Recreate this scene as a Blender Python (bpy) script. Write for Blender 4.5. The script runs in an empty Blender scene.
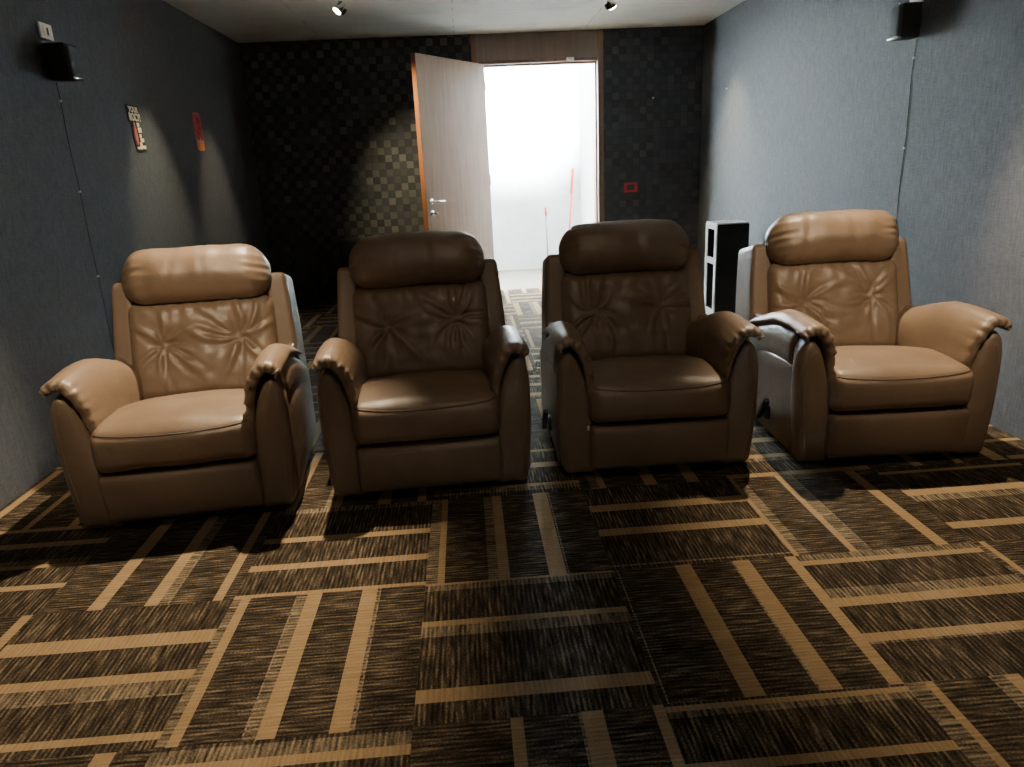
import bpy, bmesh, math, random
from mathutils import Vector, Matrix, noise
random.seed(7)
SC = bpy.context.scene
C = SC.collection
PI = math.pi

# ------------------------------------------------------------------ room
XL, XR, YB, ZC = -1.9915, 2.3829, 7.32, 2.469
YF = -1.9                       # wall behind the viewpoint
OX0, OX1, OZ = 0.205, 1.352, 2.20   # door opening

# ------------------------------------------------------------------ materials
def mat(name):
    m = bpy.data.materials.new(name); m.use_nodes = True
    nt = m.node_tree; nt.nodes.clear()
    out = nt.nodes.new('ShaderNodeOutputMaterial')
    b = nt.nodes.new('ShaderNodeBsdfPrincipled')
    nt.links.new(b.outputs[0], out.inputs[0])
    return m, nt, b

def N(nt, typ, **kw):
    n = nt.nodes.new(typ)
    for k, v in kw.items():
        if k.startswith('i_'):
            n.inputs[k[2:].replace('_', ' ')].default_value = v
        else:
            setattr(n, k, v)
    return n

def math_n(nt, op, a, b=None):
    n = nt.nodes.new('ShaderNodeMath'); n.operation = op
    for i, v in enumerate((a, b)):
        if v is None: continue
        if isinstance(v, (int, float)): n.inputs[i].default_value = v
        else: nt.links.new(v, n.inputs[i])
    return n.outputs[0]

def ramp(nt, fac, stops):
    r = nt.nodes.new('ShaderNodeValToRGB')
    el = r.color_ramp.elements
    while len(el) < len(stops): el.new(0.5)
    for e, (p, c) in zip(el, stops):
        e.position = p; e.color = (*c, 1) if len(c) == 3 else c
    nt.links.new(fac, r.inputs[0])
    return r.outputs[0]

def mixc(nt, fac, a, b, blend='MIX'):
    n = nt.nodes.new('ShaderNodeMix'); n.data_type = 'RGBA'; n.blend_type = blend
    for idx, v in ((0, fac), (6, a), (7, b)):
        if isinstance(v, (int, float)): n.inputs[idx].default_value = v
        elif isinstance(v, tuple): n.inputs[idx].default_value = (*v, 1)
        else: nt.links.new(v, n.inputs[idx])
    return n.outputs[2]

def mapped(nt, kind='Object', scale=(1, 1, 1), rot=(0, 0, 0)):
    tc = nt.nodes.new('ShaderNodeTexCoord'); mp = nt.nodes.new('ShaderNodeMapping')
    mp.inputs['Scale'].default_value = scale; mp.inputs['Rotation'].default_value = rot
    nt.links.new(tc.outputs[kind], mp.inputs['Vector'])
    return mp.outputs[0]

def noise_n(nt, vec, scale, detail=3, rough=.55):
    n = nt.nodes.new('ShaderNodeTexNoise')
    n.inputs['Scale'].default_value = scale; n.inputs['Detail'].default_value = detail
    n.inputs['Roughness'].default_value = rough
    nt.links.new(vec, n.inputs['Vector'])
    return n.outputs[0]

def bump(nt, b, h, strength, dist=.01):
    n = nt.nodes.new('ShaderNodeBump'); n.inputs['Strength'].default_value = strength
    n.inputs['Distance'].default_value = dist
    nt.links.new(h, n.inputs['Height']); nt.links.new(n.outputs[0], b.inputs['Normal'])

def plain(name, col, rough=.5, metal=0, grain=.06, gscale=60):
    m, nt, b = mat(name)
    v = mapped(nt)
    f = noise_n(nt, v, gscale)
    c = ramp(nt, f, [(.3, tuple(x*(1-grain) for x in col)), (.7, tuple(min(1, x*(1+grain)) for x in col))])
    nt.links.new(c, b.inputs['Base Color'])
    b.inputs['Roughness'].default_value = rough; b.inputs['Metallic'].default_value = metal
    return m

def leather_mat(name, base):
    m, nt, b = mat(name)
    v = mapped(nt)
    big = noise_n(nt, v, 5, 3)
    c = ramp(nt, big, [(.3, tuple(x*.88 for x in base)), (.7, tuple(x*1.1 for x in base))])
    nt.links.new(c, b.inputs['Base Color'])
    vor = nt.nodes.new('ShaderNodeTexVoronoi'); vor.inputs['Scale'].default_value = 260
    nt.links.new(v, vor.inputs['Vector'])
    mid = noise_n(nt, v, 22, 4, .6)
    h = math_n(nt, 'ADD', math_n(nt, 'MULTIPLY', vor.outputs[0], .25), mid)
    bump(nt, b, h, .22, .006)
    r = ramp(nt, mid, [(.3, (.38,)*3), (.7, (.48,)*3)])
    nt.links.new(r, b.inputs['Roughness'])
    b.inputs['Specular IOR Level'].default_value = .5
    return m

M = {}
M['leather'] = leather_mat('brown_leather', (.164, .113, .074))
M['leather_dark'] = leather_mat('brown_leather_shadowed_fold', (.085, .055, .036))
M['thread'] = plain('stitching_thread', (.20, .15, .11), .7)
M['welt'] = plain('leather_welt', (.075, .048, .032), .5)
M['black_plastic'] = plain('black_plastic', (.012, .012, .013), .45)
M['black_matte'] = plain('black_matte', (.010, .0105, .012), .7)
M['grille'] = plain('grey_grille_cloth', (.05, .055, .062), .8, gscale=300, grain=.25)
M['chrome'] = plain('bright_chrome', (.82, .82, .82), .18, 1)
M['white_paint'] = plain('white_paint', (.75, .77, .78), .5)
M['white_plastic'] = plain('white_plastic', (.72, .72, .68), .4)
M['red_plastic'] = plain('red_plastic', (.62, .02, .03), .4)
M['red_enamel'] = plain('red_enamel', (.55, .012, .022), .35)
M['dark_red'] = plain('dark_red_enamel', (.06, .008, .01), .4)
M['pink_rim'] = plain('pink_enamel', (.75, .25, .24), .4)
M['orange_enamel'] = plain('orange_enamel', (.80, .27, .06), .4)
M['cream'] = plain('cream_enamel', (.85, .70, .45), .5)
M['grey_metal'] = plain('grey_metal_pole', (.16, .16, .17), .4, .6)
M['bottle_red'] = plain('bottle_red', (.55, .09, .04), .4)
M['cord'] = plain('black_cord', (.008, .008, .009), .6)
M['clip'] = plain('pale_cable_clip', (.35, .36, .38), .5)

def wood(name, c0, c1, rough=.42):
    m, nt, b = mat(name)
    v = mapped(nt, 'Object', (14, 14, .9))
    f = noise_n(nt, v, 2.2, 5, .62)
    f2 = noise_n(nt, mapped(nt, 'Object', (120, 120, 3)), 2, 3)
    s = math_n(nt, 'ADD', math_n(nt, 'MULTIPLY', f, .75), math_n(nt, 'MULTIPLY', f2, .25))
    nt.links.new(ramp(nt, s, [(.32, c0), (.68, c1)]), b.inputs['Base Color'])
    b.inputs['Roughness'].default_value = rough
    bump(nt, b, f2, .08, .003)
    return m
M['door_wood'] = wood('door_veneer', (.30, .20, .135), (.44, .31, .22), .36)
M['edge_wood'] = wood('orange_edge_wood', (.22, .075, .025), (.36, .13, .045), .45)
M['frame_wood'] = wood('red_brown_frame_wood', (.15, .075, .045), (.23, .12, .075), .45)
M['transom_wood'] = wood('grey_brown_transom_wood', (.16, .115, .095), (.22, .16, .135), .5)
M['tower_wood'] = wood('dark_tower_veneer', (.035, .026, .022), (.055, .042, .035), .35)

def fabric_wall(name, base):
    m, nt, b = mat(name)
    v1 = mapped(nt, 'Object', (1, 105, 9)); v2 = mapped(nt, 'Object', (1, 14, 130))
    a = noise_n(nt, v1, 1.6, 2); c = noise_n(nt, v2, 1.6, 2)
    s = math_n(nt, 'ADD', math_n(nt, 'MULTIPLY', a, .6), math_n(nt, 'MULTIPLY', c, .4))
    big = noise_n(nt, mapped(nt), .8, 2)
    col = ramp(nt, s, [(.34, tuple(x*.45 for x in base)), (.66, tuple(x*1.6 for x in base))])
    col = mixc(nt, .35, col, ramp(nt, big, [(.3, tuple(x*.8 for x in base)), (.7, tuple(x*1.2 for x in base))]))
    nt.links.new(col, b.inputs['Base Color'])
    b.inputs['Roughness'].default_value = .75
    b.inputs['Specular IOR Level'].default_value = .35
    bump(nt, b, s, .35, .003)
    return m
M['wall_fabric'] = fabric_wall('woven_wall_covering', (.068, .073, .080))

def mosaic(name, lt, dk):
    m, nt, b = mat(name)
    tc = nt.nodes.new('ShaderNodeTexCoord')
    vm = nt.nodes.new('ShaderNodeVectorMath'); vm.operation = 'SCALE'
    vm.inputs['Scale'].default_value = 1/.068
    nt.links.new(tc.outputs['Object'], vm.inputs[0])
    sep = nt.nodes.new('ShaderNodeSeparateXYZ'); nt.links.new(vm.outputs[0], sep.inputs[0])
    fx = math_n(nt, 'FLOOR', sep.outputs[0]); fz = math_n(nt, 'FLOOR', sep.outputs[2])
    par = math_n(nt, 'MODULO', math_n(nt, 'ABSOLUTE', math_n(nt, 'ADD', fx, fz)), 2)
    cmb = nt.nodes.new('ShaderNodeCombineXYZ'); nt.links.new(fx, cmb.inputs[0]); nt.links.new(fz, cmb.inputs[1])
    wn = nt.nodes.new('ShaderNodeTexWhiteNoise'); wn.noise_dimensions = '2D'; nt.links.new(cmb.outputs[0], wn.inputs['Vector'])
    rnd = wn.outputs['Value']
    light = ramp(nt, rnd, lt)
    dark = ramp(nt, rnd, dk)
    col = mixc(nt, par, dark, light)
    hair = noise_n(nt, mapped(nt, 'Object', (90, 90, 90)), 2, 3)
    col = mixc(nt, .35, col, ramp(nt, hair, [(.3, (.4,)*3), (.7, (1,)*3)]), 'MULTIPLY')
    # thin seam between patches
    gx = math_n(nt, 'ABSOLUTE', math_n(nt, 'SUBTRACT', math_n(nt, 'FRACT', sep.outputs[0]), .5))
    gz = math_n(nt, 'ABSOLUTE', math_n(nt, 'SUBTRACT', math_n(nt, 'FRACT', sep.outputs[2]), .5))
    seam = math_n(nt, 'GREATER_THAN', math_n(nt, 'MAXIMUM', gx, gz), .47)
    col = mixc(nt, math_n(nt, 'MULTIPLY', seam, .6), col, (.004, .004, .004))
    nt.links.new(col, b.inputs['Base Color'])
    nt.links.new(ramp(nt, wn.outputs['Value'], [(0, (.75,)*3), (.8, (.6,)*3), (1, (.4,)*3)]), b.inputs['Roughness'])
    h = math_n(nt, 'SUBTRACT', math_n(nt, 'MULTIPLY', rnd, .5), seam)
    bump(nt, b, h, .3, .004)
    return m
M['mosaic'] = mosaic('patchwork_mosaic', [(0, (.038, .037, .034)), (.45, (.058, .056, .047)), (.85, (.082, .078, .062)), (1, (.12, .112, .085))],
                     [(0, (.016, .016, .018)), (.8, (.028, .028, .030)), (1, (.042, .040, .036))])
M['mosaic_veiled'] = mosaic('haze_tinted_patchwork_mosaic', [(0, (.036, .038, .045)), (.8, (.046, .048, .055)), (1, (.060, .060, .064))],
                          [(0, (.026, .028, .034)), (.8, (.034, .036, .043)), (1, (.042, .043, .049))])  # same patchwork, with the lens veil's bluish haze put into its colours

def concrete(name, base, board=True):
    m, nt, b = mat(name)
    v = mapped(nt)
    big = noise_n(nt, v, 1.3, 5, .6); fine = noise_n(nt, mapped(nt, 'Object', (3, 22, 3)), 3, 5, .7)
    s = math_n(nt, 'ADD', math_n(nt, 'MULTIPLY', big, .6), math_n(nt, 'MULTIPLY', fine, .4))
    col = ramp(nt, s, [(.3, tuple(x*.72 for x in base)), (.6, base), (.75, tuple(x*1.12 for x in base))])
    h = s
    if board:
        sep = nt.nodes.new('ShaderNodeSeparateXYZ'); nt.links.new(v, sep.inputs[0])
        def line(o, period, w, off):
            fr = math_n(nt, 'FRACT', math_n(nt, 'ADD', math_n(nt, 'DIVIDE', o, period), off))
            return math_n(nt, 'LESS_THAN', math_n(nt, 'ABSOLUTE', math_n(nt, 'SUBTRACT', fr, .5)), w/period)
        l = math_n(nt, 'MAXIMUM', line(sep.outputs[1], .62, .004, .31), line(sep.outputs[0], 1.22, .004, .5))
        brk = noise_n(nt, v, 7, 2)
        l = math_n(nt, 'MULTIPLY', l, ramp(nt, brk, [(.42, (0, 0, 0)), (.55, (1, 1, 1))]))
        col = mixc(nt, math_n(nt, 'MULTIPLY', l, .6), col, tuple(x*.25 for x in base))
    nt.links.new(col, b.inputs['Base Color'])
    b.inputs['Roughness'].default_value = .8
    bump(nt, b, h, .25, .02)
    return m
M['ceiling'] = concrete('board_marked_concrete', (.72, .74, .71))
M['outside_wall'] = concrete('pale_render', (.74, .77, .77), False)
M['outside_floor'] = concrete('pale_paving', (.16, .135, .10), False)
M['wall_front'] = plain('white_bounce_wall', (.70, .70, .70), .9)  # unseen front wall whitened so it bounces fill light into the room

# ---- carpet: UV u = along the stripes (m), v = across (m), random offset per tile
def carpet_mat(name, stops, contrast=(.36, .66), rib=95):
    m, nt, b = mat(name)
    uv = nt.nodes.new('ShaderNodeUVMap'); uv.uv_map = 'UVMap'
    sep = nt.nodes.new('ShaderNodeSeparateXYZ'); nt.links.new(uv.outputs[0], sep.inputs[0])
    def mp(sc):
        n = nt.nodes.new('ShaderNodeMapping'); n.inputs['Scale'].default_value = sc
        nt.links.new(uv.outputs[0], n.inputs['Vector']); return n.outputs[0]
    def wn(u, v, seed):
        c = nt.nodes.new('ShaderNodeCombineXYZ'); nt.links.new(u, c.inputs[0])
        if v is not None: nt.links.new(v, c.inputs[1])
        c.inputs[2].default_value = seed
        n = nt.nodes.new('ShaderNodeTexWhiteNoise'); n.noise_dimensions = '3D'; nt.links.new(c.outputs[0], n.inputs['Vector'])
        return n.outputs['Value']
    ribs = noise_n(nt, mp((rib, 12, 1)), 1, 2, .5)
    dots = noise_n(nt, mp((210, 170, 1)), 1, 1, .5)
    broad = noise_n(nt, mp((12, 5, 1)), 1, 2, .5)
    a = ribs; tuft = dots
    comb = math_n(nt, 'SINE', math_n(nt, 'ADD', math_n(nt, 'MULTIPLY', sep.outputs[0], 470), math_n(nt, 'MULTIPLY', noise_n(nt, mp((20, 6, 1)), 1, 1), 5)))
    s = math_n(nt, 'ADD', math_n(nt, 'MULTIPLY', ribs, .54), math_n(nt, 'MULTIPLY', dots, .26))
    s = math_n(nt, 'ADD', s, math_n(nt, 'MULTIPLY', comb, .055))
    s = math_n(nt, 'ADD', s, math_n(nt, 'MULTIPLY', broad, .20))
    lo, hi = contrast
    q = len(stops)
    col = ramp(nt, s, [(lo + (hi-lo)*i/(q-1), cc) for i, cc in enumerate(stops)])
    nt.links.new(col, b.inputs['Base Color'])
    b.inputs['Roughness'].default_value = .95
    b.inputs['Specular IOR Level'].default_value = .1
    bump(nt, b, math_n(nt, 'ADD', math_n(nt, 'MULTIPLY', a, .4), tuft), .5, .003)
    return m
M['pile_dark'] = carpet_mat('carpet_dark_ribbed', [(.010, .008, .0055), (.028, .021, .014), (.070, .052, .034), (.19, .145, .09)])
M['pile_tan'] = carpet_mat('carpet_tan_stripe', [(.22, .148, .075), (.28, .19, .10), (.34, .24, .135)], rib=160)
M['pile_hatch'] = carpet_mat('carpet_hatched_band', [(.02, .016, .012), (.13, .10, .065), (.30, .23, .145)])
M['pile_line'] = carpet_mat('carpet_thin_line', [(.03, .024, .016), (.18, .14, .09), (.28, .21, .14)], rib=90)

# ------------------------------------------------------------------ object helpers
def obj(name, bm, m=None, parent=None, smooth=True, sub=0):
    me = bpy.data.meshes.new(name)
    bmesh.ops.recalc_face_normals(bm, faces=bm.faces[:])
    if smooth:
        for f in bm.faces: f.smooth = True
    bm.to_mesh(me); bm.free()
    o = bpy.data.objects.new(name, me); C.objects.link(o)
    if m is not None:
        for x in (m if isinstance(m, (list, tuple)) else [m]): me.materials.append(x)
    if parent is not None: o.parent = parent
    if sub:
        s = o.modifiers.new('Subdivision', 'SUBSURF'); s.levels = sub; s.render_levels = sub
    return o

def thing(name, label, cat, loc=(0, 0, 0), rz=0, group=None):
    o = bpy.data.objects.new(name, None); C.objects.link(o)
    o.empty_display_size = .1
    o.location = loc; o.rotation_euler = (0, 0, rz)
    tag(o, label, cat, group); return o

def tag(o, label, cat, group=None):
    o['label'] = label; o['category'] = cat
    if group: o['group'] = group

def struct(name, bm, m, smooth=False):
    o = obj(name, bm, m, None, smooth); o['kind'] = 'structure'; return o

def box(bm, x0, x1, y0, y1, z0, z1, bev=0, seg=2, mi=0, M4=None):
    vs = [bm.verts.new((x, y, z)) for x in (x0, x1) for y in (y0, y1) for z in (z0, z1)]
    q = [(0, 1, 3, 2), (4, 6, 7, 5), (0, 4, 5, 1), (2, 3, 7, 6), (0, 2, 6, 4), (1, 5, 7, 3)]
    fs = [bm.faces.new([vs[i] for i in f]) for f in q]
    for f in fs: f.material_index = mi
    geo = vs
    if bev:
        es = list({e for f in fs for e in f.edges})
        r = bmesh.ops.bevel(bm, geom=es, offset=bev, segments=seg, affect='EDGES', profile=.5)
        geo = list({v for f in r['faces'] for v in f.verts} | {v for v in vs if v.is_valid})
        for f in r['faces']: f.material_index = mi
    if M4 is not None:
        for v in geo: v.co = M4 @ v.co
    return geo

def tube(bm, pts, r, seg=8, closed=False):
    pts = [Vector(p) for p in pts]; rings = []
    n = len(pts)
    up = None
    for i, p in enumerate(pts):
        a = pts[i-1] if i > 0 else (pts[-1] if closed else p)
        c = pts[i+1] if i < n-1 else (pts[0] if closed else p)
        t = (c-a).normalized()
        if up is None:
            up = Vector((0, 0, 1)) if abs(t.z) < .9 else Vector((1, 0, 0))
        u = t.cross(up).normalized(); w = u.cross(t).normalized(); up = w
        rr = r[i] if isinstance(r, (list, tuple)) else r
        rings.append([bm.verts.new(p + (u*math.cos(2*PI*k/seg) + w*math.sin(2*PI*k/seg))*rr) for k in range(seg)])
    for i in range(n if closed else n-1):
        A, B = rings[i], rings[(i+1) % n]
        for k in range(seg): bm.faces.new((A[k], A[(k+1) % seg], B[(k+1) % seg], B[k]))
    if not closed:
        bm.faces.new(rings[0][::-1]); bm.faces.new(rings[-1])

def rbox(sx, sy, sz, r, n, fn=None):
    """rounded box centred at 0 with full sizes, n=(nx,ny,nz) cells, optional deform fn(co)->co"""
    bm = bmesh.new(); hx, hy, hz = sx/2, sy/2, sz/2
    cache = {}
    rx, ry, rz = (r if isinstance(r, tuple) else (r, r, r))
    def grid(a, r, k):
        # cell positions in [-1,1], denser at the rounding
        return -1 + 2*k
    def V(u, v, w):
        key = (round(u, 5), round(v, 5), round(w, 5))
        if key in cache: return cache[key]
        p = Vector((u*hx, v*hy, w*hz))
        c = Vector((max(-hx+rx, min(hx-rx, p.x)), max(-hy+ry, min(hy-ry, p.y)), max(-hz+rz, min(hz-rz, p.z))))
        d = Vector(((p.x-c.x)/rx, (p.y-c.y)/ry, (p.z-c.z)/rz))
        L = d.length
        if L > 1e-9:
            m = max(abs(d.x), abs(d.y), abs(d.z))
            d = d/L*m
            p = c + Vector((d.x*rx, d.y*ry, d.z*rz))
        if fn: p = Vector(fn(p))
        cache[key] = bm.verts.new(p); return cache[key]
    nx, ny, nz = n
    def coords(k, h, rr):
        e = max(3, int(k*.22)); inner = max(1, k-2*e); out = []
        f = rr/h
        for i in range(e): out.append(-1 + f*i/e)
        for i in range(inner+1): out.append(-1+f + (2-2*f)*i/inner)
        for i in range(1, e+1): out.append(1-f + f*i/e)
        return out
    X, Y, Z = coords(nx, hx, rx), coords(ny, hy, ry), coords(nz, hz, rz)
    def face(A, B, f):
        for i in range(len(A)-1):
            for j in range(len(B)-1):
                vs = [f(A[i], B[j]), f(A[i+1], B[j]), f(A[i+1], B[j+1]), f(A[i], B[j+1])]
                if len(set(vs)) >= 3:
                    try: bm.faces.new(list(dict.fromkeys(vs)))
                    except ValueError: pass
    face(X, Y, lambda a, b: V(a, b, -1)); face(X, Y, lambda a, b: V(a, b, 1))
    face(X, Z, lambda a, b: V(a, -1, b)); face(X, Z, lambda a, b: V(a, 1, b))
    face(Y, Z, lambda a, b: V(-1, a, b)); face(Y, Z, lambda a, b: V(1, a, b))
    return bm

def xf(bm, loc=(0, 0, 0), rx=0, ry=0, rz=0):
    m = Matrix.Translation(loc) @ Matrix.Rotation(rz, 4, 'Z') @ Matrix.Rotation(ry, 4, 'Y') @ Matrix.Rotation(rx, 4, 'X')
    bmesh.ops.transform(bm, matrix=m, verts=bm.verts[:]); return bm

def catmull(P, n, closed=True):
    out = []; k = len(P)
    for i in range(n):
        t = i/n*k if closed else i/(n-1)*(k-1)
        j = int(t); f = t-j
        if not closed and j >= k-1: j, f = k-2, 1.0
        g = (lambda q: P[q % k]) if closed else (lambda q: P[max(0, min(k-1, q))])
        p0, p1, p2, p3 = g(j-1), g(j), g(j+1), g(j+2)
        out.append(tuple(.5*((2*b) + (-a+c)*f + (2*a-5*b+4*c-d)*f*f + (-a+3*b-3*c+d)*f**3) for a, b, c, d in zip(p0, p1, p2, p3)))
    return out

def loft(bm, rings, cap0=True, cap1=True):
    R = [[bm.verts.new(p) for p in r] for r in rings]
    n = len(R[0])
    for a, b in zip(R, R[1:]):
        for k in range(n): bm.faces.new((a[k], a[(k+1) % n], b[(k+1) % n], b[k]))
    for r, c in ((R[0], cap0), (R[-1], cap1)):
        if c:
            m = bm.verts.new(sum((v.co for v in r), Vector())/n)
            for k in range(n): bm.faces.new((r[k], r[(k+1) % n], m))
    return R

def nz3(x, y, z, s, seed=0):
    return noise.noise(Vector((x*s+seed*7.3, y*s+seed*3.1, z*s-seed*5.7)))

# ------------------------------------------------------------------ the recliner
from mathutils.bvhtree import BVHTree
def on_front(bm, pts, lift=.0006):
    t = BVHTree.FromBMesh(bm); out = []
    for x, z in pts:
        h = t.ray_cast(Vector((x, -2, z)), Vector((0, 1, 0)))
        if h[0] is not None: out.append((x, h[0].y-lift, z))
    return out
def seat_bm(seed):
    W = .578
    def fn(p):
        x, y, z = p
        t = x/(W/2)
        if z > 0:
            k = min(1, z/.09)
            z += k*(.024*(1-t*t)*(1-(y/.33)**2*.5) - .082*max(0, (y+.06)/.39)**1.1 - .010*max(0, (-y-.16)/.16)**2)
        if y < -.15:
            y -= .026*(1-t*t*t*t)*(1-min(1, abs(z-.01)/.10)**2)
            k = math.exp(-((z-.030)/.030)**2)
            y += .0038*math.sin(x*88+seed*2 + 2.5*nz3(x, 0, z, 6, seed))*k*max(0, nz3(x, 0, 0, 4, seed+2)+.3)
            y += .004*math.exp(-((z-(.068-.012*(1-t*t)))/.006)**2)      # welt line
        z += .005*nz3(x, y, z, 7, seed)
        return (x, y, z)
    return xf(rbox(W, .66, .174, (.045, .06, .050), (40, 30, 30), fn), (0, -.148, .331))

def seam_path():
    return [(-.268+.536*i/36, .399-.012*(1-(-1+2*i/36)**2)) for i in range(37)]

ARM = [(.404, .028), (.420, .10), (.433, .22), (.437, .33), (.436, .42), (.425, .485), (.398, .523), (.362, .522),
       (.330, .485), (.304, .43), (.288, .375), (.272, .32), (.260, .22), (.258, .12), (.262, .028), (.33, .022)]
ARM = [(.286+(x-.286)*.845, z+.016*max(0, min(1, (z-.3)/.2))) for x, z in ARM]
def arm_bm(s):
    prof = catmull(ARM, 64)
    cx = sum(p[0] for p in prof)/64; cz = sum(p[1] for p in prof)/64
    def ring(y, inset, xo=None, sc=None):
        out = []
        for i, (x, z) in enumerate(prof):
            a, b = prof[i-1], prof[(i+1) % 64]
            tx, tz = b[0]-a[0], b[1]-a[1]; L = math.hypot(tx, tz) or 1
            nx, nzv = -tz/L, tx/L
            X, Z = x+nx*inset, z+nzv*inset
            if sc is not None: X, Z = cx+(X-cx)*sc, cz+(Z-cz)*sc
            if xo is not None: X = min(X, xo)
            out.append((X*s, y, Z))
        return out
    bm = bmesh.new()
    rings = [ring(-.437, .022, sc=.35), ring(-.4355, .022, sc=.72), ring(-.431, .020), ring(-.424, .009), ring(-.412, .002), ring(-.395, 0),
             ring(-.36, 0), ring(-.335, .002, .400), ring(-.32, .004, .384), ring(-.05, .004, .382), ring(.34, .006, .38), ring(.37, .02, .37)]
    loft(bm, rings)
    return bm

def arm_stitch(s):
    return [(s*(.286+(x-.286)*.845), z) for x, z in catmull([(.368, .035), (.386, .12), (.400, .25), (.405, .36), (.397, .44), (.380, .492)], 30, False)]

PAD = [(.425, .568), (.440, .578), (.449, .594), (.441, .612), (.415, .629), (.378, .637), (.338, .627), (.304, .596), (.280, .545),
       (.267, .48), (.262, .41), (.266, .35), (.278, .318)]
PAD = [(.26+(x-.26)*.81, z-.022*max(0, min(1, (z-.48)/.12))) for x, z in PAD]
PADSIGN = 1
def pad_bm(s, seed):
    n = 64
    O = catmull(PAD, n, False)
    I = []
    for i, (x, z) in enumerate(O):
        a, b = O[max(0, i-1)], O[min(n-1, i+1)]
        tx, tz = b[0]-a[0], b[1]-a[1]; L = math.hypot(tx, tz)
        th = .046*math.sin(PI*(i+.6)/(n+.2))**.45
        I.append((x-tz/L*th*PADSIGN, z+tx/L*th*PADSIGN))
    # the curve runs outer -> top -> inner, its right-hand normal points to the arm
    sx = sum(p[0] for p in I)/n
    M_ = [((o[0]+q[0])/2, (o[1]+q[1])/2) for o, q in zip(O, I)]
    ys = [(-.452, .97), (-.4515, .72), (-.448, .45), (-.442, .2), (-.434, .05), (-.424, 0), (-.412, 0), (-.40, 0), (-.385, 0), (-.37, 0), (-.35, 0),
          (-.32, 0), (-.28, 0), (-.22, 0), (-.15, 0), (-.07, 0), (.02, 0), (.10, 0), (.18, .0), (.22, .2), (.24, .6), (.245, .97)]
    bm = bmesh.new(); rings = []
    def place(X, Z, x, z, y, u, outer):
        f = math.exp(-max(0, y+.44)/.035)
        a = f*outer*(.0030*math.sin(u*2*PI*15+seed*1.7+1.5*math.sin(u*9+seed)) + .0022*math.sin(u*2*PI*27+seed))
        a *= .35+.65*min(1, max(0, (u-.35)/.25))
        L = math.hypot(X-.355, Z-.44) or 1
        X += a*(X-.355)/L; Z += a*(Z-.44)/L
        top = max(0, min(1, (z-.44)/.16))
        Z += top*(-.012*max(0, (-.27-y)/.18)**1.5 - .125*max(0, (y+.18)/.42)**1.25 + .006)
        fall = max(0, min(1, (.54-z)/.2)) * (1 if x < .35 else .3)
        Y = y + .040*fall*max(0, min(1, (-.2-y)/.2)) + .003*f*math.sin(u*60+seed)
        Z += .003*nz3(x, y, z, 9, seed); X += .003*nz3(x, y, z, 9, seed+4)
        return (s*X, Y, Z)
    for y, k in ys:
        r = []
        for i in range(n):
            x, z = O[i]; mx, mz = M_[i]
            r.append(place(x+(mx-x)*k, z+(mz-z)*k, x, z, y, i/n, 1))
        for i in range(n-1, -1, -1):
            x, z = I[i]; mx, mz = M_[i]
            r.append(place(x+(mx-x)*k, z+(mz-z)*k, O[i][0], O[i][1], y, i/n, 0))
        rings.append(r)
    R = [[bm.verts.new(p) for p in r] for r in rings]
    m = len(R[0])
    for a, b in zip(R, R[1:]):
        for q in range(m): bm.faces.new((a[q], a[(q+1) % m], b[(q+1) % m], b[q]))
    for r in (R[0], R[-1]):
        for i in range(n-1): bm.faces.new((r[i], r[i+1], r[m-2-i], r[m-1-i]))
    return bm

def bolster_bm(s):
    def fn(p):
        y = p.y-.04
        return (p.x, p.y, p.z - .125*max(0, (y+.16)/.42)**1.25 - .015*max(0, (-y-.25)/.12))
    bm = rbox(.075, .64, .16, (.036, .05, .06), (10, 24, 12), fn)
    return xf(bm, (s*.376, -.04, .482))

def side_panel_bm(s):
    # a flat upholstered board with a rounded upper front corner
    out = []
    pts = [(-.375, .055), (-.385, .30), (-.375, .395), (-.345, .425), (-.30, .43), (.30, .40), (.37, .36), (.38, .20), (.37, .055)]
    P = []
    k = len(pts)
    for i in range(k):
        a, b = pts[i], pts[(i+1) % k]
        for j in range(6): P.append((a[0]+(b[0]-a[0])*j/6, a[1]+(b[1]-a[1])*j/6))
    n = len(P); cy = sum(p[0] for p in P)/n; cz = sum(p[1] for p in P)/n
    bm = bmesh.new()
    def ring(x, sc): return [(s*x, cy+(p[0]-cy)*sc, cz+(p[1]-cz)*sc) for p in P]
    loft(bm, [ring(.360, .97), ring(.393, 1.0), ring(.403, .992), ring(.408, .97), ring(.410, .93), ring(.412, .5)])
    return bm

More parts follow.
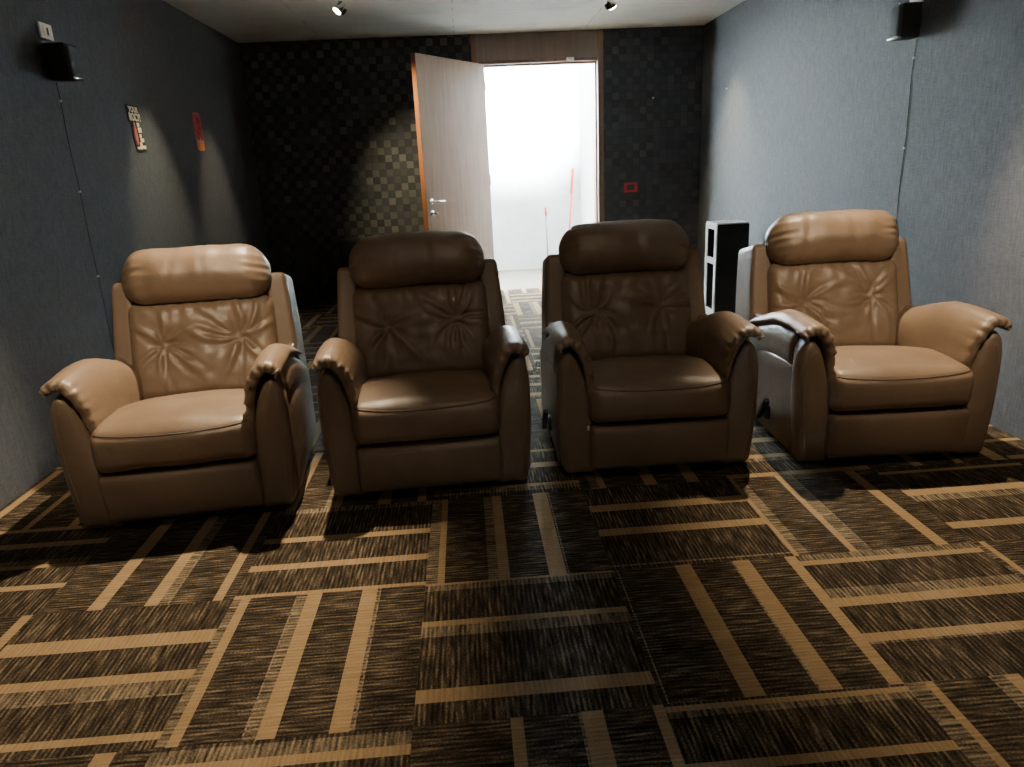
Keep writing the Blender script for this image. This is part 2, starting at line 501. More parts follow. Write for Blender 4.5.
TUFT = [(-.160, .024), (.160, .042)]
def back_bm(seed):
    W, D, H = .622, .15, .452
    rnd = random.Random(seed)
    folds = []
    for (tx, tz) in TUFT:
        k = rnd.randint(9, 11)
        for i in range(k):
            folds.append((tx, tz, 2*PI*(i+rnd.uniform(-.3, .3))/k, rnd.uniform(.5, 1.15), rnd.uniform(.07, .17), rnd.uniform(-5, 5)))
    def fn(p):
        x, y, z = p
        if y > -.02: return (x, y, z)
        tx_, tz_ = x/(W/2), z/(H/2)
        d = .030*max(0, 1-tx_**4)*max(0, 1-tz_**4)
        for (tx, tz) in TUFT:
            r = math.hypot(x-tx, z-tz)
            d -= .036*math.exp(-(r/.040)) + .010*math.exp(-(r/.11)**2)
            if z < tz:
                xc = tx*1.02 + .01*math.sin(z*12+seed)
                d -= .008*math.exp(-((x-xc)/.007)**2)*min(1, (tz-z)/.05)
        for (tx, tz, th, amp, ln, curl) in folds:
            dx, dz = x-tx, z-tz; r = math.hypot(dx, dz)
            if r < 1e-4 or r > .24: continue
            a = math.atan2(dz, dx)-th - curl*r*.7
            a = (a+PI) % (2*PI)-PI
            w = (r*math.sin(a) if abs(a) < 1.4 else 9)
            sg = .007+.05*r
            prof_ = math.exp(-(w/sg)**2) - .7*math.exp(-((w-sg*1.5)/sg)**2)
            d += 0.0215*amp*prof_*math.exp(-(r/ln)**1.5)*min(1, r/.02)
        # loose creases in the middle and lower part
        e = max(0, 1-(tz_)**2)*max(0, 1-(x/.2)**2)
        d += .012*nz3(x*1.2, 0, z*2.2, 9, seed+1)*e + .0045*nz3(x, 0, z, 17, seed+9)*max(0, 1-tx_**4)
        d += .0045*math.sin(x*95+3*nz3(x, 0, z, 8, seed))*max(0, (tz_-.45)/.55)*max(0, 1-tx_**4)
        return (x, y-d, z)
    bm = rbox(W, D, H, (.05, .05, .06), (88, 10, 76), fn)
    return xf(bm, (0, .225, .533), rx=-math.radians(17))

def headrest_bm(seed):
    W, D, H = .622, .200, .238
    def fn(p):
        x, y, z = p
        t = x/(W/2)
        e = max(0, abs(t)-.62)/.38
        sc = 1-.22*e*e
        z = z*sc + .016*(1-t*t) - (.006*(1-t*t) if z < 0 else 0)
        y = y*(1-.35*e*e)
        if y < 0:
            y -= .030*(1-t*t)*max(0, 1-(z/.14)**2)
            # gathers running in from the ends
            g = max(0, (abs(t)-.55)/.45)
            y += .0030*g*math.sin(z*170+seed+2*nz3(x, 0, z, 9, seed))
            # soft vertical draws
            y += .0040*math.exp(-((x+.07-.02*math.sin(z*9)+.015*seed)/.010)**2) + .0035*math.exp(-((x-.05+.03*z)/.012)**2)
            y += .009*nz3(x*1.6, 0, z*.8, 8, seed+3)
            y += .004*math.sin(x*70+seed+3*nz3(x, 0, z, 5, seed))*max(0, (-z-.02)/.11)
        z += .005*nz3(x, y, 0, 6, seed+5)
        return (x, y, z)
    bm = rbox(W, D, H, (.085, .085, .095), (60, 22, 34), fn)
    return xf(bm, (0, .270, .852), rx=-math.radians(24))

def wing_bm(s):
    def fn(p):
        x, y, z = p
        k = (z+.30)/.60                       # 0 bottom .. 1 top
        x = x*(1.0+.0*(1-k)) - .028*max(0, k)   # leans inwards to the top
        y = y*(1-.15*k)
        x += .006*math.sin(k*PI)
        return (s*x, y, z)
    bm = rbox(.098, .27, .60, (.022, .03, .03), (10, 14, 24), fn)
    return xf(bm, (s*.350, .330, .533), rx=-math.radians(12))

def back_shell_bm():
    bm = rbox(.62, .10, .68, (.04, .045, .05), (16, 8, 20), lambda p: (p.x, p.y+.03*(1-(p.x/.32)**2), p.z))
    return xf(bm, (0, .405, .47), rx=-math.radians(11))

def footrest_bm(seed):
    def fn(p):
        x, y, z = p
        t = x/.287
        if y < 0: y -= .012*(1-t*t)*max(0, 1-(z/.1)**2)
        y -= .010*(z/.095)
        return (x, y, z)
    return xf(rbox(.566, .07, .196, (.02, .028, .03), (20, 8, 12), fn), (0, -.434, .140))

def make_recliner(label, x, y, rz, seed):
    t = thing('recliner', label, 'recliner', (x, y, 0), rz, 'brown leather recliners in the row')
    L = M['leather']
    b = bmesh.new(); box(b, -.30, .30, -.33, .38, 0, .10, .01)
    for sx in (-1, 1):
        for sy in (-.30, .33):
            pass
    base = obj('base_frame', b, M['black_matte'], t, smooth=False)
    ft = obj('footrest', footrest_bm(seed), L, t)
    sb = seat_bm(seed); sp_ = on_front(sb, seam_path()); st = obj('seat_cushion', sb, L, t)
    b = bmesh.new(); tube(b, sp_, .0030, 6); obj('seam', b, M['welt'], st)
    for s in (-1, 1):
        ab = arm_bm(s); pp = on_front(ab, arm_stitch(s)); a = obj('arm', ab, L, t, sub=1)
        b = bmesh.new(); tube(b, pp, .0013, 5); obj('stitching', b, M['thread'], a)
        obj('arm_pad', pad_bm(s, seed+(3 if s > 0 else 0)), L, a)
        obj('side_bolster', bolster_bm(s), L, a)
        sp = obj('side_panel', side_panel_bm(s), L, a)
    b = bmesh.new()
    box(b, -.427, -.409, -.16, -.10, .12, .18, .005)
    box(b, -.450, -.425, -.012, .012, -.075, .075, .006, M4=Matrix.Translation((0, -.13, .165)) @ Matrix.Rotation(math.radians(42), 4, 'X'))
    obj('recline_lever', b, M['black_plastic'], t)
    bc = obj('backrest', back_bm(seed), L, t)
    hr = obj('headrest', headrest_bm(seed), L, t)
    for s in (-1, 1): obj('back_wing', wing_bm(s), L, t)
    obj('back_shell', back_shell_bm(), L, t)
    return t

r1 = make_recliner('brown leather recliner at the left end of the row, beside the left wall', -1.172, 2.96, math.radians(6), 1)
r2 = make_recliner('shaded brown leather recliner standing in front of the open wooden door leaf', -.222, 3.055, math.radians(3), 2)
r3 = make_recliner('shaded brown leather recliner with small white tag by its seat, right of the doorway', .738, 3.105, math.radians(-.8), 4)
r4 = make_recliner('brightly lit brown leather recliner at the right end, beside the right wall', 1.717, 3.045, math.radians(-2.5), 6)
b = bmesh.new(); box(b, -.300, -.291, -.478, -.471, .232, .250, .001)
obj('care_tag', b, M['white_plastic'], r3)['label'] = 'small white tag hanging beside the seat'

# ------------------------------------------------------------------ floor: carpet tiles
GX, GY, S = -.2002, 1.9798, .599
D, T, Hh, Ln = 0, 1, 2, 3
# stripes listed from tile edge 0 to 1 across: (start, end, kind)
KNOWN = {
    (-1, -1): [(0, .042, Hh), (.042, .09, T), (.328, .336, Ln), (.336, .385, Hh), (.385, .462, T), (.67, .75, T), (.75, .762, Hh), (.762, .77, Ln)],
    (-1, 0): [(0, .03, T), (.26, .322, T), (.566, .625, T), (.94, 1, Hh)],
    (0, -1): [(.12, .20, T), (.55, .63, Hh), (.63, .672, T), (.93, .982, Hh), (.982, 1, T)],
    (0, 0): [(0, .062, Hh), (.062, .10, T), (.335, .39, Hh), (.39, .45, T), (.66, .755, T), (.76, .77, Ln)],
    (1, 0): [(.03, .045, Ln), (.365, .445, T), (.67, .757, T)],
    (1, -1): [(.02, .028, Ln), (.336, .425, T), (.645, .655, Ln), (.655, .745, T), (.94, 1, T)],
    (2, -1): [(.25, .265, Hh), (.265, .325, T), (.53, .60, T), (.60, .68, Hh), (.90, .945, T), (.945, 1, Hh)],
    (2, 0): [(0, .028, T), (.028, .09, Hh), (.315, .355, T), (.355, .43, Hh), (.43, .437, Ln), (.80, .87, T)],
    (3, -1): [(.035, .07, T), (.30, .35, Hh), (.35, .42, T), (.70, .78, T)],
    (3, 0): [(.155, .23, T), (.50, .58, Hh), (.58, .66, T), (.90, .94, T)],
    (2, -2): [(0, .08, Hh), (.08, .118, T), (.355, .363, Ln), (.363, .42, Hh), (.42, .485, T), (.72, .80, T)],
    (1, -2): [(.655, .70, T), (.92, .955, Hh), (.955, .985, T), (.35, .43, T)],
    (0, -2): [(.385, .435, T), (.655, .668, Ln), (.668, .755, T), (.955, 1, T)],
    (-1, -2): [(.86, .91, T), (.91, .98, Hh), (.60, .64, Hh), (.52, .60, T)],
    (-2, -1): [(.05, .092, T), (.30, .312, Ln), (.312, .40, Hh), (.40, .462, T), (.655, .755, T)],
    (-2, -2): [(.30, .36, T), (.78, .86, T)],
    (-2, 0): [(.25, .33, T), (.54, .61, T), (.61, .66, Hh), (.66, .668, Ln), (.89, .942, T)],
    (-3, 0): [(.955, 1, T), (.485, .525, T), (.74, .80, T), (.53, .58, Hh), (.25, .30, T)],
    (-3, -1): [(.93, .985, T), (.45, .52, T)],
    (3, 1): [(.30, .37, T), (.60, .66, T), (.87, .97, T)],
}
def rand_tile(rnd):
    out = []
    o = rnd.uniform(0, .12)
    for c in (o, o+.31, o+.60, o+.86):
        w = rnd.choice((.045, .06, .085)); 
        if c+w < 1: out.append((c, c+w, T))
        if rnd.random() < .45 and c-.06 > 0: out.append((c-.06, c, Hh))
    return out
def carpet():
    bm = bmesh.new(); uvl = bm.loops.layers.uv.new('UVMap')
    X0, X1, Y0, Y1 = XL, XR, YF, YB
    def quad(x0, x1, y0, y1, kind, vert, off):
        x0, x1, y0, y1 = max(x0, X0), min(x1, X1), max(y0, Y0), min(y1, Y1)
        if x1-x0 < 1e-4 or y1-y0 < 1e-4: return
        vs = [bm.verts.new((a, c, 0)) for a, c in ((x0, y0), (x1, y0), (x1, y1), (x0, y1))]
        f = bm.faces.new(vs); f.material_index = kind
        for l in f.loops:
            x, y = l.vert.co.x, l.vert.co.y
            u, v = (y, x) if vert else (x, y)
            l[uvl].uv = (u+off[0], v+off[1])
    for i in range(-5, 8):
        for j in range(-8, 11):
            rnd = random.Random(i*131+j*17+5)
            vert = (i+j) % 2 == 0
            bands = KNOWN.get((i, j)) or rand_tile(rnd)
            bands = sorted(bands); full = []; p = 0
            for a, c, k in bands:
                a = max(a, p)
                if c <= a: continue
                if a > p: full.append((p, a, D))
                full.append((a, c, k)); p = c
            if p < 1: full.append((p, 1, D))
            off = (rnd.uniform(0, 50), rnd.uniform(0, 50))
            x, y = GX+i*S, GY+j*S
            for a, c, k in full:
                o2 = off
                if vert: quad(x+a*S, x+c*S, y, y+S, k, True, o2)
                else: quad(x, x+S, y+a*S, y+c*S, k, False, o2)
    # strip through the doorway
    X0, X1, Y0, Y1 = OX0, OX1, YB, YB+.26
    for k in range(6):
        a = OX0+(OX1-OX0)*k/6
        quad(a, a+.15, YB, YB+.26, D, k % 2 == 0, (k*3.1, 2)); quad(a+.15, a+.20, YB, YB+.26, T, True, (k, 1))
    o = struct('floor', bm, [M['pile_dark'], M['pile_tan'], M['pile_hatch'], M['pile_line']])
    # a slab under the pile
    return o
carpet()

# ------------------------------------------------------------------ shell
def wall(name, x0, x1, y0, y1, z0, z1, m):
    bm = bmesh.new(); box(bm, x0, x1, y0, y1, z0, z1); return struct(name, bm, m)
wall('wall_left', XL-.2, XL, YF, YB+.25, -.02, ZC, M['wall_fabric'])
wall('wall_right', XR, XR+.2, YF, YB+.25, -.02, ZC, M['wall_fabric'])
wall('wall_front', XL-.2, XR+.2, YF-.2, YF, -.02, ZC, M['wall_front'])
bm = bmesh.new()
box(bm, XL, .15, YB, YB+.25, 0, ZC); box(bm, 1.407, XR, YB, YB+.25, 0, ZC, mi=1)
struct('wall_back', bm, [M['mosaic'], M['mosaic_veiled']])
wall('ceiling', XL-.2, XR+.2, YF-.2, YB+.25, ZC, ZC+.25, M['ceiling'])
# door frame
bm = bmesh.new()
box(bm, .15, OX0, YB-.012, YB+.262, 0, ZC-.002, .003); box(bm, OX1, 1.407, YB-.012, YB+.262, 0, ZC-.002, .003)
box(bm, OX0, OX1, YB-.008, YB+.255, OZ, OZ+.03, .003)
fr = struct('trim_1', bm, M['frame_wood'])
bm = bmesh.new(); box(bm, OX0, OX1, YB+.0, YB+.25, OZ+.03, ZC-.002)
struct('trim_2', bm, M['transom_wood'])
bm = bmesh.new(); box(bm, OX1-.016, OX1, YB+.05, YB+.075, 0, OZ, .002); box(bm, OX0, OX1-.016, YB+.05, YB+.075, OZ-.016, OZ, .002)
box(bm, OX0, OX0+.016, YB+.05, YB+.075, 0, OZ, .002)
o = obj('door_stop', bm, M['frame_wood'], fr, smooth=False)
bm = bmesh.new(); box(bm, OX1-.003, OX1+.001, YB+.01, YB+.04, .93, 1.10, .001)
obj('strike_plate', bm, M['grey_metal'], fr, smooth=False)

# ------------------------------------------------------------------ door leaf (hinged at the left jamb, swung into the room)
hx, hy = .262, 7.215
ex, ey = -.332, 6.375
LW = math.hypot(ex-hx, ey-hy); ang = math.atan2(ey-hy, ex-hx)
door = bpy.data.objects.new('door_1', None); C.objects.link(door)
door.location = (hx, hy, 0); door.rotation_euler = (0, 0, ang); door['kind'] = 'structure'
# local: +x from hinge to free edge; the lit face (towards +x world / camera) is at local +y
th = .045
bm = bmesh.new(); box(bm, 0, LW-.006, -th, 0, .008, 2.19, .0015)
obj('door_leaf', bm, M['door_wood'], door, smooth=False)
bm = bmesh.new(); box(bm, LW-.006, LW, -th, 0, .008, 2.19, .001)
obj('edge_strip', bm, M['edge_wood'], door, smooth=False)['label'] = 'orange wooden edge strip'
def cyl(bm, c, axis, r, h, seg=20):
    a = Vector(axis).normalized()
    tube(bm, [Vector(c), Vector(c)+a*h*.5, Vector(c)+a*h], r, seg)
bm = bmesh.new()
HX = LW-.065
cyl(bm, (HX, 0, 1.0), (0, 1, 0), .026, .008)
tube(bm, [(HX, 0, 1.0), (HX, .03, 1.0), (HX-.004, .046, 1.0), (HX-.02, .054, 1.0), (HX-.13, .054, 1.0)], .0095, 12)
obj('door_handle', bm, M['chrome'], door)
bm = bmesh.new(); cyl(bm, (HX, 0, .90), (0, 1, 0), .026, .008); cyl(bm, (HX, .006, .90), (0, 1, 0), .012, .016)
lk = obj('lock', bm, M['chrome'], door)
bm = bmesh.new(); box(bm, HX-.002, HX+.002, .02, .045, .892, .908, .0005)
cyl(bm, (HX-.002, .055, .898), (1, 0, 0), .014, .004, 14)
tube(bm, [(HX, .055, .888), (HX-.003, .058, .872), (HX-.004, .052, .858)], .0025, 6)
obj('key', bm, M['chrome'], lk)
for z in (.25, 1.1, 1.95):
    bm = bmesh.new(); cyl(bm, (-.004, -.002, z), (0, 0, 1), .008, .10, 12); obj('hinge', bm, M['grey_metal'], door)

# small white contact sensor on the head of the frame
bm = bmesh.new(); box(bm, 1.055, 1.125, YB-.028, YB-.008, 2.205, 2.232, .004)
o = obj('door_sensor', bm, M['white_plastic']); tag(o, 'small white sensor stuck on the head of the door frame', 'sensor')

# ------------------------------------------------------------------ outside
bm = bmesh.new()
box(bm, -6, 1.70, 9.12, 9.4, -.1, 3.8)
struct('wall_outside', bm, M['outside_wall'])
bm = bmesh.new(); box(bm, 1.455, 1.70, YB+.262, 9.121, -.1, 3.8)
struct('wall_outside_right', bm, M['outside_wall'])
bm = bmesh.new(); box(bm, -6, 1.455, YB+.26, 9.12, -.1, -.004)
struct('floor_outside', bm, M['outside_floor'])

def pole(name, label, cat, top, bot, r, grip, m_grip, m_pole):
    a, c = Vector(bot), Vector(top); d = (c-a)
    t = thing(name, label, cat, bot)
    bm = bmesh.new(); tube(bm, [Vector((0, 0, 0)), d*(1-grip)], r, 10); obj('shaft', bm, m_pole, t)
    bm = bmesh.new(); tube(bm, [d*(1-grip)*.995, d*(1-grip*.5), d*.985, d], [r*1.35, r*1.5, r*1.5, r*.8], 12); obj('grip', bm, m_grip, t)
    return t
pole('red_pole', 'long red pole leaning against the pale outside wall, the taller of two', 'pole', (1.36, 9.085, 1.215), (1.235, 8.90, 0), .011, .25, M['red_plastic'], M['red_plastic'])
pole('grey_pole', 'thin grey pole with red grip leaning against the pale outside wall', 'pole', (1.006, 9.09, .765), (1.0, 8.93, 0), .009, .13, M['red_plastic'], M['grey_metal'])

# ------------------------------------------------------------------ things on the walls
def on_left(name, label, cat, y, z, group=None):      # local x -> +y world (right in the photo), local z up, local -y -> out of the wall
    t = thing(name, label, cat, (XL, y, z), PI/2, group); return t
def on_right(name, label, cat, y, z, group=None):
    t = thing(name, label, cat, (XR, y, z), -PI/2, group); return t
# with rotation +90deg: local x -> +y, local y -> -x ; out of the left wall (+x) = local -y
# with rotation -90deg: local x -> -y, local y -> +x ; out of the right wall (-x) = local -y

def wall_plate(root):
    bm = bmesh.new(); box(bm, -.055, .055, -.010, 0, -.036, .036, .003)
    obj('plate', bm, M['white_plastic'], root, smooth=False)
    bm = bmesh.new(); box(bm, -.030, .030, -.0125, -.009, -.022, .022, .002); f = obj('inner_frame', bm, M['cream'], root, smooth=False)
    bm = bmesh.new(); box(bm, -.004, .014, -.0135, -.012, -.017, .017, .001); obj('slot', bm, M['black_plastic'], f, smooth=False)
wall_plate(on_left('wall_plate', 'white wall plate above the small speaker on the left wall', 'wall plate', 3.948, 1.992))
wall_plate(on_right('wall_plate', 'white wall plate above the small speaker on the right wall', 'wall plate', 3.90, 1.998))

def wall_speaker(root):
    bm = bmesh.new(); box(bm, -.05, .05, -.122, -.022, -.082, .082, .008, 3); obj('cabinet', bm, M['black_matte'], root)
    bm = rbox(.094, .030, .150, (.02, .014, .02), (10, 8, 10)); xf(bm, (0, -.124, 0)); obj('grille', bm, M['grille'], root)
    bm = bmesh.new(); box(bm, -.046, .046, -.142, -.116, -.083, -.070, .004); obj('chrome_trim', bm, M['chrome'], root)
    bm = bmesh.new(); cyl(bm, (.032, -.130, .076), (0, -1, 0), .006, .008, 12); obj('screw', bm, M['chrome'], root)
    bm = bmesh.new(); box(bm, -.02, .02, -.03, 0, -.03, .03, .003); obj('bracket', bm, M['black_plastic'], root)
wall_speaker(on_left('wall_speaker', 'small black speaker mounted high on the left wall', 'speaker', 3.90, 1.845))
wall_speaker(on_right('wall_speaker', 'small black speaker mounted high on the right wall', 'speaker', 3.86, 1.872))

def cable(root, z1, seed):
    rnd = random.Random(seed)
    pts = []
    for i in range(26):
        pts.append((.004*math.sin(i*.9+seed)+rnd.uniform(-.0015, .0015), -.004, -z1*i/25))
    bm = bmesh.new(); tube(bm, pts, .0023, 6); obj('cord', bm, M['cord'], root)
    for f in (.05, .30, .55, .8):
        bm = bmesh.new(); box(bm, -.006, .006, -.009, 0, -z1*f-.005, -z1*f+.005, .001); obj('cable_clip', bm, M['clip'], root)
cable(on_left('speaker_cable', 'thin black cable running down the left wall from the speaker', 'cable', 3.945, 1.762), 1.755, 1)
cable(on_right('speaker_cable', 'thin black cable running down the right wall from the speaker', 'cable', 3.868, 1.79), 1.783, 2)

# cut-out sign with lettering
def text_mesh(body, size, width=None):
    cu = bpy.data.curves.new('lettering', 'FONT'); cu.body = body; cu.size = size; cu.extrude = .0008
    cu.align_x = 'CENTER'; cu.align_y = 'CENTER'; cu.resolution_u = 3; cu.offset = size*.03
    o = bpy.data.objects.new('lettering', cu); C.objects.link(o)
    bpy.context.view_layer.update()
    me = bpy.data.meshes.new_from_object(o.evaluated_get(bpy.context.evaluated_depsgraph_get()))
    C.objects.unlink(o); bpy.data.objects.remove(o); bpy.data.curves.remove(cu)
    if width:
        w = max(v.co.x for v in me.vertices)-min(v.co.x for v in me.vertices)
        for v in me.vertices: v.co.x *= width/w
    me.transform(Matrix.Rotation(PI/2, 4, 'X'))
    return me
def lettering(body, size, width, loc, m, parent):
    me = text_mesh(body, size, width); me.materials.append(m); me.name = 'lettering'
    o = bpy.data.objects.new('lettering', me); C.objects.link(o); o.parent = parent; o.location = loc
    return o
sg = on_left('wall_sign', 'black cut-out sign with cream lettering and a red bottle on the left wall', 'sign', 4.775, 1.588)
bm = bmesh.new()
def poly_plate(bm, pts, y0, y1):
    A = [bm.verts.new((x, y0, z)) for x, z in pts]; B = [bm.verts.new((x, y1, z)) for x, z in pts]
    n = len(pts); bm.faces.new(A); bm.faces.new(B[::-1])
    for i in range(n): bm.faces.new((A[i], A[(i+1) % n], B[(i+1) % n], B[i]))
poly_plate(bm, [(-.092, .135), (.075, .135), (.085, .045), (.055, .045), (.062, -.02), (.088, -.10), (.092, -.135), (-.045, -.135), (-.065, -.06), (-.06, .03), (-.088, .04)], -.006, 0)
obj('backing', bm, M['black_matte'], sg, smooth=False)
lettering('YOUR', .045, .135, (-.008, -.0075, .108), M['cream'], sg)
lettering('ROCY!', .062, .150, (-.002, -.0075, .064), M['cream'], sg)
bm = bmesh.new()
for (x0, x1, z0, z1) in [(.008, .040, .012, .036), (.012, .058, -.022, .008), (.018, .046, -.052, -.03), (.022, .070, -.078, -.055), (.004, .036, -.11, -.08), (.038, .082, -.118, -.098), (-.04, .03, -.122, -.108)]:
    box(bm, x0, x1, -.0085, -.006, z0, z1, .001)
obj('cream_panel', bm, M['cream'], sg, smooth=False)
bm = bmesh.new()
bot = [(0.010, -.095), (.020, -.06), (.021, -.03), (.017, -.005), (.010, .012), (.008, .02)]
poly_plate(bm, [(-.028+x, z) for x, z in bot] + [(-.028-x, z) for x, z in bot[::-1]], -.009, -.006)
btl = obj('bottle_picture', bm, M['bottle_red'], sg, smooth=False)
bm = bmesh.new(); poly_plate(bm, [(-.036, .02), (-.020, .02), (-.022, .036), (-.034, .036)], -.009, -.006)
obj('bottle_neck', bm, M['clip'], btl, smooth=False)

sg = on_left('wall_sign', 'tall red rounded sign with orange foot on the left wall', 'sign', 5.868, 1.622)
def rrect(w, h, r, n=6):
    out = []
    for cx, cz, a0 in ((w/2-r, h/2-r, 0), (-w/2+r, h/2-r, 90), (-w/2+r, -h/2+r, 180), (w/2-r, -h/2+r, 270)):
        for k in range(n+1):
            a = math.radians(a0+90*k/n); out.append((cx+r*math.cos(a), cz+r*math.sin(a)))
    return out
bm = bmesh.new(); poly_plate(bm, rrect(.155, .275, .03), -.006, 0); obj('rim', bm, M['pink_rim'], sg, smooth=False)
bm = bmesh.new(); poly_plate(bm, [(x*.97, z*.72+.034) for x, z in rrect(.138, .262, .025)], -.008, -.005); face = obj('red_panel', bm, M['red_enamel'], sg, smooth=False)
bm = bmesh.new(); poly_plate(bm, [(x, z-.103) for x, z in rrect(.138, .055, .022)], -.008, -.005); obj('orange_panel', bm, M['orange_enamel'], sg, smooth=False)
bm = bmesh.new(); box(bm, -.05, .05, -.0085, -.006, -.074, -.066, .001)
poly_plate(bm, [(-.012, -.066), (.012, -.066), (0, -.035)], -.0098, -.007); obj('cream_mark', bm, M['cream'], sg, smooth=False)
bm = bmesh.new()
rnd = random.Random(3)
for k in range(9):
    x = rnd.uniform(-.045, .045); z = -.02+.135*k/9; a = rnd.uniform(-.9, .9)
    w, h = rnd.uniform(.012, .022), rnd.uniform(.02, .035)
    P = [(x+(math.cos(a)*px-math.sin(a)*pz)*1, z+(math.sin(a)*px+math.cos(a)*pz)) for px, pz in ((-w/2, -h/2), (w*.4, -h*.3), (w/2, h/2), (-w*.2, h*.4))]
    poly_plate(bm, P, -.0094-.0001*k, -.007)
obj('dark_ornament', bm, M['dark_red'], face, smooth=False)

# red framed switch plate on the back wall
sp = thing('switch_plate', 'red framed switch plate on the dark back wall right of the door', 'switch', (1.678, YB, 1.008))
bm = bmesh.new()
box(bm, -.067, .067, -.010, 0, .026, .046, .003); box(bm, -.067, .067, -.010, 0, -.046, -.026, .003)
box(bm, -.067, -.040, -.010, 0, -.03, .03, .003); box(bm, .040, .067, -.010, 0, -.03, .03, .003)
obj('frame', bm, M['red_plastic'], sp, smooth=False)
bm = bmesh.new(); box(bm, -.042, .042, -.006, 0, -.028, .028, .001); k = obj('insert', bm, M['black_plastic'], sp, smooth=False)
for i in range(3):
    bm = bmesh.new(); box(bm, -.036+.025*i, -.014+.025*i, -.008, -.005, -.02, .02, .002); obj('rocker', bm, M['grille'], k, smooth=False)
bm = bmesh.new(); cyl(bm, (1.898, YB, 1.84), (0, -1, 0), .009, .012, 12)
tag(obj('wall_pin', bm, M['white_plastic']), 'tiny white pin stuck in the dark back wall right of the door', 'pin')
bm = bmesh.new(); cyl(bm, (XR, 6.62, 1.835), (-1, 0, 0), .007, .010, 12)
tag(obj('wall_pin', bm, M['white_plastic']), 'tiny white pin high on the right wall near the back corner', 'pin')

# ------------------------------------------------------------------ towers standing at the back
tw = thing('storage_tower', 'narrow black tower with white edges and two open cells by the right wall', 'shelf', (1.973, 5.585, 0))
w, d, h, e = .262, .255, .757, .022
bm = bmesh.new()
box(bm, .004, w, 0, .012, .0, h-.012, .001); box(bm, .004, w, d-.012, d, 0, h-.012, .001); box(bm, w-.012, w, .012, d-.012, 0, h-.012, .001)
obj('side_panel', bm, M['black_matte'], tw, smooth=False)
bm = bmesh.new(); box(bm, 0, w, 0, d, h-.012, h, .002); obj('top_panel', bm, M['white_paint'], tw, smooth=False)
bm = bmesh.new()
box(bm, -.004, .006, -.002, .046, 0, h-.012, .001); box(bm, -.004, .006, d-.046, d+.002, 0, h-.012, .001)
box(bm, -.004, .006, .046, d-.046, h-.052, h-.012, .001); box(bm, -.004, .012, .046, d-.046, .430, .480, .001); box(bm, -.004, .006, .046, d-.046, 0, .06, .001)
obj('front_frame', bm, M['white_paint'], tw, smooth=False)
for z in (.44, .04):
    bm = bmesh.new(); box(bm, .012, w-.014, .014, d-.014, z, z+.017, .001); obj('shelf', bm, M['tower_wood'], tw, smooth=False)

def tower_speaker(label, x, y, w, h, rz):
    t = thing('tower_speaker', label, 'speaker', (x, y, 0), rz, 'dark tower speakers by the back wall')
    bm = bmesh.new(); box(bm, -w/2, w/2, -.11, .11, .025, h, .006); obj('cabinet', bm, M['tower_wood'], t, smooth=False)
    bm = bmesh.new(); box(bm, -w/2+.012, w/2-.012, -.122, -.108, .06, h-.02, .006); obj('grille', bm, M['black_matte'], t, smooth=False)
    bm = bmesh.new(); box(bm, -w/2-.02, w/2+.02, -.13, .13, 0, .03, .005); obj('plinth', bm, M['black_matte'], t, smooth=False)
tower_speaker('narrow dark tower speaker against the back wall behind the leftmost recliner', -1.60, 7.17, .165, .655, 0)
tower_speaker('narrow dark tower speaker half hidden behind the recliner before the door leaf', -1.165, 7.17, .185, .66, 0)

# ------------------------------------------------------------------ ceiling spotlights
m, nt, b = mat('lit_bulb')
b.inputs['Emission Color'].default_value = (1, .82, .5, 1); b.inputs['Emission Strength'].default_value = 60
M['bulb'] = m
def spotlight(label, x, y, yaw, tilt):
    t = thing('spotlight', label, 'spotlight', (x, y, ZC), yaw)
    bm = bmesh.new(); cyl(bm, (0, 0, -.012), (0, 0, 1), .035, .012); obj('ceiling_plate', bm, M['chrome'], t)
    bm = bmesh.new(); tube(bm, [(0, 0, -.01), (0, 0, -.035), (.01, 0, -.05)], .007, 8); obj('stem', bm, M['chrome'], t)
    R = Matrix.Translation((.01, 0, -.06)) @ Matrix.Rotation(tilt, 4, 'Y')
    bm = bmesh.new(); tube(bm, [(0, 0, .03), (0, 0, .025), (0, 0, -.012), (0, 0, -.045), (0, 0, -.047)], [.012, .022, .026, .037, .033], 20)
    bmesh.ops.transform(bm, matrix=R, verts=bm.verts[:]); hd = obj('lamp_head', bm, M['chrome'], t)
    bm = bmesh.new(); tube(bm, [(0, 0, -.044), (0, 0, -.052), (0, 0, -.056)], [.031, .028, .012], 16)
    bmesh.ops.transform(bm, matrix=R, verts=bm.verts[:]); obj('bulb', bm, M['bulb'], hd)
    bm = bmesh.new(); box(bm, .030, .052, -.012, .012, -.035, .005, .003)
    bmesh.ops.transform(bm, matrix=R, verts=bm.verts[:]); obj('joint_block', bm, M['grille'], t)
spotlight('lit chrome spotlight on the concrete ceiling left of the door', -.80, 5.66, math.radians(25), math.radians(42))
spotlight('lit chrome spotlight on the concrete ceiling above the doorway', 1.19, 5.85, math.radians(200), math.radians(35))

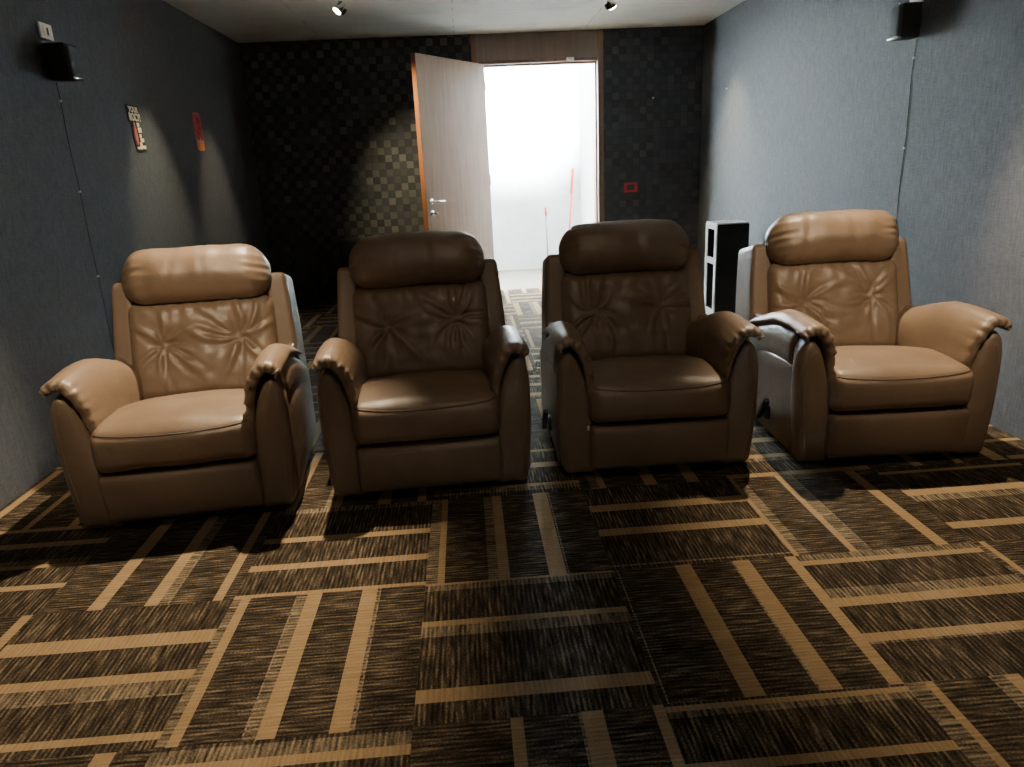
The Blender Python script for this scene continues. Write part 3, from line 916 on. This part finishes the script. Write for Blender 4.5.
# ------------------------------------------------------------------ light
def spot(name, loc, target, energy, size, blend, col, radius=.03):
    l = bpy.data.lights.new(name, 'SPOT'); l.energy = energy; l.spot_size = math.radians(size); l.spot_blend = blend
    l.color = col; l.shadow_soft_size = radius
    o = bpy.data.objects.new(name, l); C.objects.link(o); o.location = loc
    o.rotation_euler = (Vector(target)-Vector(loc)).to_track_quat('-Z', 'Y').to_euler()
    return o
WARM = (1, .80, .55); YEL = (1, .88, .58)
spot('lamp_floor_left', (-.68, 3.45, 2.42), (-1.45, 1.9, 0), 500, 60, .6, WARM)
spot('lamp_floor_right', (1.55, 3.45, 2.42), (2.0, 2.1, 0), 350, 60, .6, WARM)
spot('lamp_seat_left', (-.85, 1.2, 2.40), (-1.30, 3.0, .66), 210, 38, 1, WARM)
spot('lamp_seat_right', (1.35, 1.2, 2.40), (1.83, 3.05, .66), 210, 38, 1, WARM)
spot('lamp_wall_left_near', (-1.40, 4.9, 2.42), (-1.99, 4.95, .7), 110, 46, .9, YEL)
spot('lamp_wall_left_far', (-1.40, 6.05, 2.42), (-1.99, 6.1, .6), 80, 42, .9, WARM)
spot('lamp_mosaic', (-.78, 5.70, 2.36), (-.15, 7.32, .75), 230, 56, .95, YEL)
spot('lamp_wall_right_far', (1.85, 6.3, 2.42), (2.38, 6.45, 1.05), 220, 55, .9, YEL)
spot('lamp_wall_right_near', (1.95, 2.6, 2.42), (2.38, 2.7, .9), 12, 60, .9, WARM)
spot('lamp_seat_middle', (.25, 1.35, 2.42), (.25, 3.0, .6), 20, 62, 1, WARM)
for x in (-1.2, 0, 1.2): spot('lamp_fill_bounce', (x, -.75, 2.42), (x*.9, YF, 1.2), 48, 85, .8, (1, .92, .82))  # added unseen spots, bounced off the front wall as ambient fill
# sky and sun outside
w = bpy.data.worlds.new('sky'); SC.world = w; w.use_nodes = True
nt = w.node_tree; bg = nt.nodes['Background']
bg.inputs[0].default_value = (.86, .95, 1, 1); bg.inputs[1].default_value = 20
sun = bpy.data.lights.new('sun', 'SUN'); sun.energy = 560; sun.angle = math.radians(24); sun.color = (.86, .95, 1)
so = bpy.data.objects.new('sun', sun); C.objects.link(so); so.rotation_euler = Vector((-.15, 1, -.80)).to_track_quat('-Z', 'Y').to_euler()
pl = bpy.data.lights.new('door_portal', 'AREA'); pl.shape = 'RECTANGLE'; pl.size = OX1-OX0; pl.size_y = OZ
pl.cycles.is_portal = True
po = bpy.data.objects.new('door_portal', pl); C.objects.link(po); po.location = ((OX0+OX1)/2, YB+.27, OZ/2); po.rotation_euler = (-PI/2, 0, 0)

# ------------------------------------------------------------------ camera (solved from the carpet grid and room corners)
cam = bpy.data.cameras.new('camera'); co = bpy.data.objects.new('camera', cam); C.objects.link(co)
f, p, r, yaw = 708, .2952, -.0481, .0527
fwd = Vector((math.sin(yaw)*math.cos(p), math.cos(yaw)*math.cos(p), -math.sin(p)))
right = Vector((math.cos(yaw), -math.sin(yaw), 0)); up = right.cross(fwd)
Rv = right*math.cos(r)+up*math.sin(r); Uv = -right*math.sin(r)+up*math.cos(r)
co.matrix_world = Matrix(((Rv.x, Uv.x, -fwd.x, 0), (Rv.y, Uv.y, -fwd.y, 0), (Rv.z, Uv.z, -fwd.z, 1.25), (0, 0, 0, 1)))
cam.sensor_fit = 'HORIZONTAL'; cam.sensor_width = 36; cam.lens = 36*f/1024; cam.clip_start = .05
SC.camera = co
SC.view_settings.view_transform = 'AgX'
SC.view_settings.look = 'None'
SC.view_settings.exposure = .2
SC.cycles.max_bounces = 8; SC.cycles.diffuse_bounces = 5; SC.cycles.sample_clamp_indirect = 40
